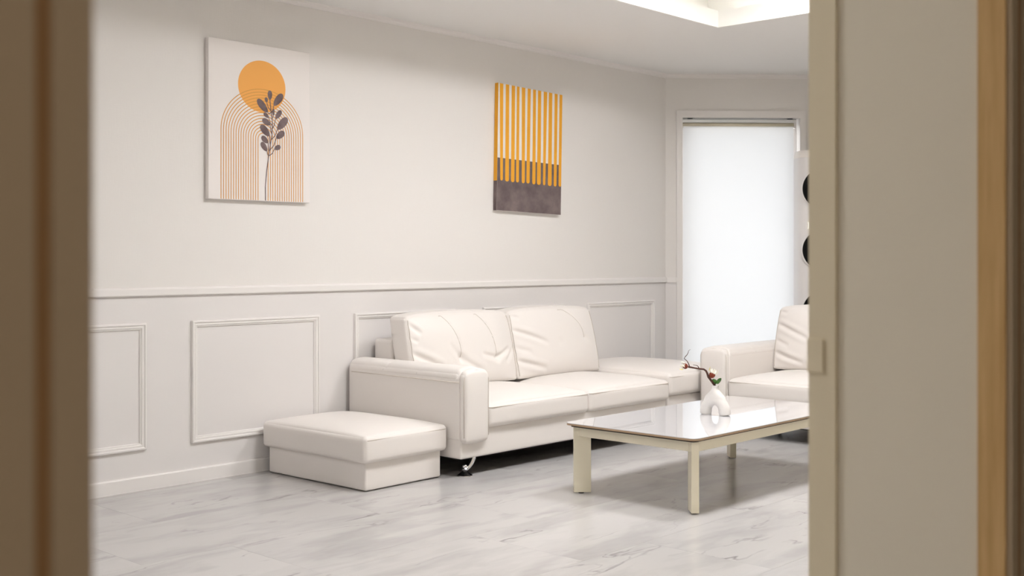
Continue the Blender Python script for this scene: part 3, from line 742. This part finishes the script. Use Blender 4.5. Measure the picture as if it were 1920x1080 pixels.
LV = [((.387, .560), (.387, .612), .016, .55), ((.366, .544), (.361, .572), .011, .50), ((.372, .490), (.305, .556), .022, .49), ((.413, .532), (.472, .600), .022, .49), ((.409, .474), (.411, .513), .009, .46), ((.380, .461), (.346, .484), .012, .42),
      ((.425, .460), (.463, .508), .016, .40), ((.389, .423), (.337, .449), .018, .37), ((.437, .402), (.504, .470), .024, .34), ((.384, .360), (.326, .416), .022, .31), ((.430, .352), (.483, .391), .020, .28), ((.375, .322), (.332, .354), .017, .27), ((.368, .276), (.330, .322), .017, .25), ((.417, .291), (.458, .308), .015, .25)]
for (a, b, wd, zst) in LV:
    # petiole from the stem
    zs = zst; k = min(range(len(stem)), key=lambda i: abs(stem[i][1] - zs)); s0 = stem[k]
    for i in range(len(stem) - 1):
        if stem[i][1] <= zs <= stem[i + 1][1]:
            f = (zs - stem[i][1]) / (stem[i + 1][1] - stem[i][1]); s0 = (stem[i][0] + (stem[i + 1][0] - stem[i][0]) * f, zs)
    mid = ((s0[0] + a[0]) / 2 + (a[0] - s0[0]) * .12, (s0[1] + a[1]) / 2 - .006)
    if math.dist(s0, a) > .004: ribbon([s0, mid, a], .0026, .0022, -.0354)
    dx, dz = b[0] - a[0], b[1] - a[1]; n_ = math.hypot(dx, dz); ux, uz = dx / n_, dz / n_; pts = []
    for i in range(24):
        an = 2 * PI * i / 24; tt = (1 - math.cos(an)) / 2; ss = wd * math.sin(an) * (.78 + .3 * tt)
        pts.append(L1(a[0] + ux * tt * n_ - uz * ss, a[1] + uz * tt * n_ + ux * ss))
    flat(bm, pts, -.0356)
link('sprig_print', bm, 'print_plum', c1_)

c2_ = canvas('canvas_print', 'canvas print of amber stripes dripping over a dark block', 5.550, 1.489, W_, H_, 1.2)
bm = bmesh.new(); flat(bm, [L1(.001, .001), L1(.659, .001), L1(.659, .354), L1(.001, .354)], -.0344); link('block_print', bm, 'print_brown', c2_)
bars = [(.012, .047, .030, .056, .202), (.071, .105, .078, .115, .199), (.13, .164, .135, .17, .198), (.182, .208, .186, .215, .2), (.231, .267, .244, .274, .198), (.291, .323, .291, .324, .2), (.347, .377, .351, .384, .198), (.398, .432, .4, .439, .198), (.458, .496, .463, .488, .199), (.513, .55, .515, .555, .198), (.575, .608, .578, .608, .198), (.628, .659, .630, .659, .2)]
for (a, b, c_, d, zb) in bars:
    bm = bmesh.new(); r = (d - c_) / 2; zc = zb + min(r, .014); pts = [(a, .854)]
    pts += [(c_ + r + r * math.cos(an), zc + min(r, .014) * math.sin(an)) for an in [PI + PI * k / 10 for k in range(11)]] + [(b, .854)]
    flat(bm, [L1(*p) for p in pts], -.0348); bmesh.ops.triangulate(bm, faces=bm.faces); link('stripe_print', bm, 'print_amber', c2_)
bbox('edge_print', 'print_amber', -W_ / 2 - .0006, -W_ / 2, -.034, -.003, -H_ / 2 + .2, H_ / 2, c2_)
bbox('edge_print', 'print_brown', -W_ / 2 - .0006, -W_ / 2, -.034, -.003, -H_ / 2, -H_ / 2 + .2, c2_)

# ------------------------------------------------------------------ roller blind in the window
r_ = thing('roller_blind', 'white roller blind drawn down over the tall window', 'blind', (CX, WY, 0), WR)
BS1 = 1.038
bbox('headrail', 'aluminium', S0 + .004, S1 - .03, .006, .05, SZ1 - .036, SZ1 - .010, r_, .002, 1)
for x in (S0 + .05, S1 - .09): bbox('bracket', 'bracket_dark', x, x + .035, .004, .05, SZ1 - .010, SZ1 - .001, r_)
bbox('top_gap', 'bracket_dark', S0 + .004, S1 - .02, .03, .05, SZ1 - .008, SZ1 - .004, r_)
bm = bmesh.new(); tube(bm, [(S0 + .012, .032, SZ1 - .055), (BS1, .032, SZ1 - .055)], .020, 20); link('roll', bm, 'blind_roll', r_, True)
bbox('end_cap', 'plastic_white', BS1, BS1 + .014, .010, .054, SZ1 - .078, SZ1 - .034, r_, .003, 1)
bm = bmesh.new(); vs = [bm.verts.new(p) for p in ((S0 + .010, .0145, SZ0 + .03), (BS1 - .004, .0145, SZ0 + .03), (BS1 - .004, .0145, SZ1 - .055), (S0 + .010, .0145, SZ1 - .055))]; bm.faces.new(vs)
link('cloth', bm, 'blind_cloth', r_)
bbox('bottom_bar', 'plastic_white', S0 + .010, BS1 - .004, .006, .024, SZ0 + .012, SZ0 + .034, r_, .003, 1)
bm = bmesh.new()
for k in range(150):
    for dx in (0, .016):
        m4 = Matrix.Translation((BS1 + .006 + dx * .8, .020, SZ1 - .06 - k * .011)); bmesh.ops.create_icosphere(bm, subdivisions=1, radius=.0034, matrix=m4)
o = link('bead_chain', bm, 'plastic_white', r_, True); o['kind'] = 'stuff'

# ------------------------------------------------------------------ tower air conditioner
AX, AY = 8.05, 4.29
a_ = thing('air_conditioner', 'white tower air conditioner with round black vents beside the window', 'air conditioner', (AX, AY, 0), TH - PI / 2)
AH = 1.995; rx, ry = .164, .15
def super_ring(z, k, n=48, e=3.2):
    out = []
    for i in range(n):
        a = 2 * PI * i / n; ca, sa = math.cos(a), math.sin(a)
        out.append((k * rx * math.copysign(abs(ca) ** (2 / e), ca), k * ry * math.copysign(abs(sa) ** (2 / e), sa), z))
    return out
bm = bmesh.new(); rings = [[bm.verts.new(p) for p in super_ring(z, k)] for z, k in ((.02, 1.0), (.5, 1.0), (1.2, 1.0), (AH - .055, 1.0))]
for i in range(len(rings) - 1):
    for k in range(48): bm.faces.new((rings[i][k], rings[i][(k + 1) % 48], rings[i + 1][(k + 1) % 48], rings[i + 1][k]))
bm.faces.new(rings[0][::-1]); bm.faces.new(rings[-1])
smooth_by_angle(link('body', bm, 'plastic_white', a_), 40)
bm = bmesh.new(); rings = [[bm.verts.new(p) for p in super_ring(z, k)] for z, k in ((AH - .054, .985), (AH - .02, .97), (AH, .92))]
for i in range(2):
    for k in range(48): bm.faces.new((rings[i][k], rings[i][(k + 1) % 48], rings[i + 1][(k + 1) % 48], rings[i + 1][k]))
bm.faces.new(rings[0][::-1]); bm.faces.new(rings[-1])
smooth_by_angle(link('top_cap', bm, 'plastic_cap', a_), 40)
bm = bmesh.new(); lathe(bm, [(.20, 0), (.20, .012), (.17, .022)], 40); smooth_by_angle(link('base', bm, 'plastic_white', a_), 40)
for zc in (1.70, 1.237, .774):
    R = .147; yv = -ry - .002
    bm = bmesh.new(); n = 48
    r0 = [bm.verts.new((R * math.cos(2 * PI * i / n), yv, zc + R * math.sin(2 * PI * i / n))) for i in range(n)]; r1 = [bm.verts.new(((R + .006) * math.cos(2 * PI * i / n), yv - .004, zc + (R + .006) * math.sin(2 * PI * i / n))) for i in range(n)]
    r2 = [bm.verts.new(((R + .010) * math.cos(2 * PI * i / n), yv + .004, zc + (R + .010) * math.sin(2 * PI * i / n))) for i in range(n)]
    for i in range(n):
        bm.faces.new((r0[i], r0[(i + 1) % n], r1[(i + 1) % n], r1[i])); bm.faces.new((r1[i], r1[(i + 1) % n], r2[(i + 1) % n], r2[i]))
    bmesh.ops.recalc_face_normals(bm, faces=bm.faces)
    vent = link('vent', bm, 'plastic_white', a_, True)
    bm = bmesh.new()
    prof = []
    for k in range(9):
        ro = R * (1 - k / 9.0); ri = ro - R / 14
        for i in range(n):
            a, b = 2 * PI * i / n, 2 * PI * (i + 1) / n; yo = yv - .001 - .010 * (k / 9.0); yi = yo + .006
            bm.faces.new([bm.verts.new(p) for p in ((ro * math.cos(a), yo, zc + ro * math.sin(a)), (ro * math.cos(b), yo, zc + ro * math.sin(b)), (ri * math.cos(b), yi, zc + ri * math.sin(b)), (ri * math.cos(a), yi, zc + ri * math.sin(a)))])
    flat(bm, [(R * math.cos(2 * PI * i / n), zc + R * math.sin(2 * PI * i / n)) for i in range(n)], yv + .001)
    link('grille', bm, 'grille_black', vent)
bm = bmesh.new(); pts = []
for k in range(9):
    a = math.radians(-40 + 80 * k / 8); pts.append((-.112 + .012 * math.cos(a), -ry - .001, 1.423 + .024 * math.sin(a) / math.sin(math.radians(40))))
tube(bm, pts, .0026, 6); link('display_mark', bm, 'display_glow', a_)
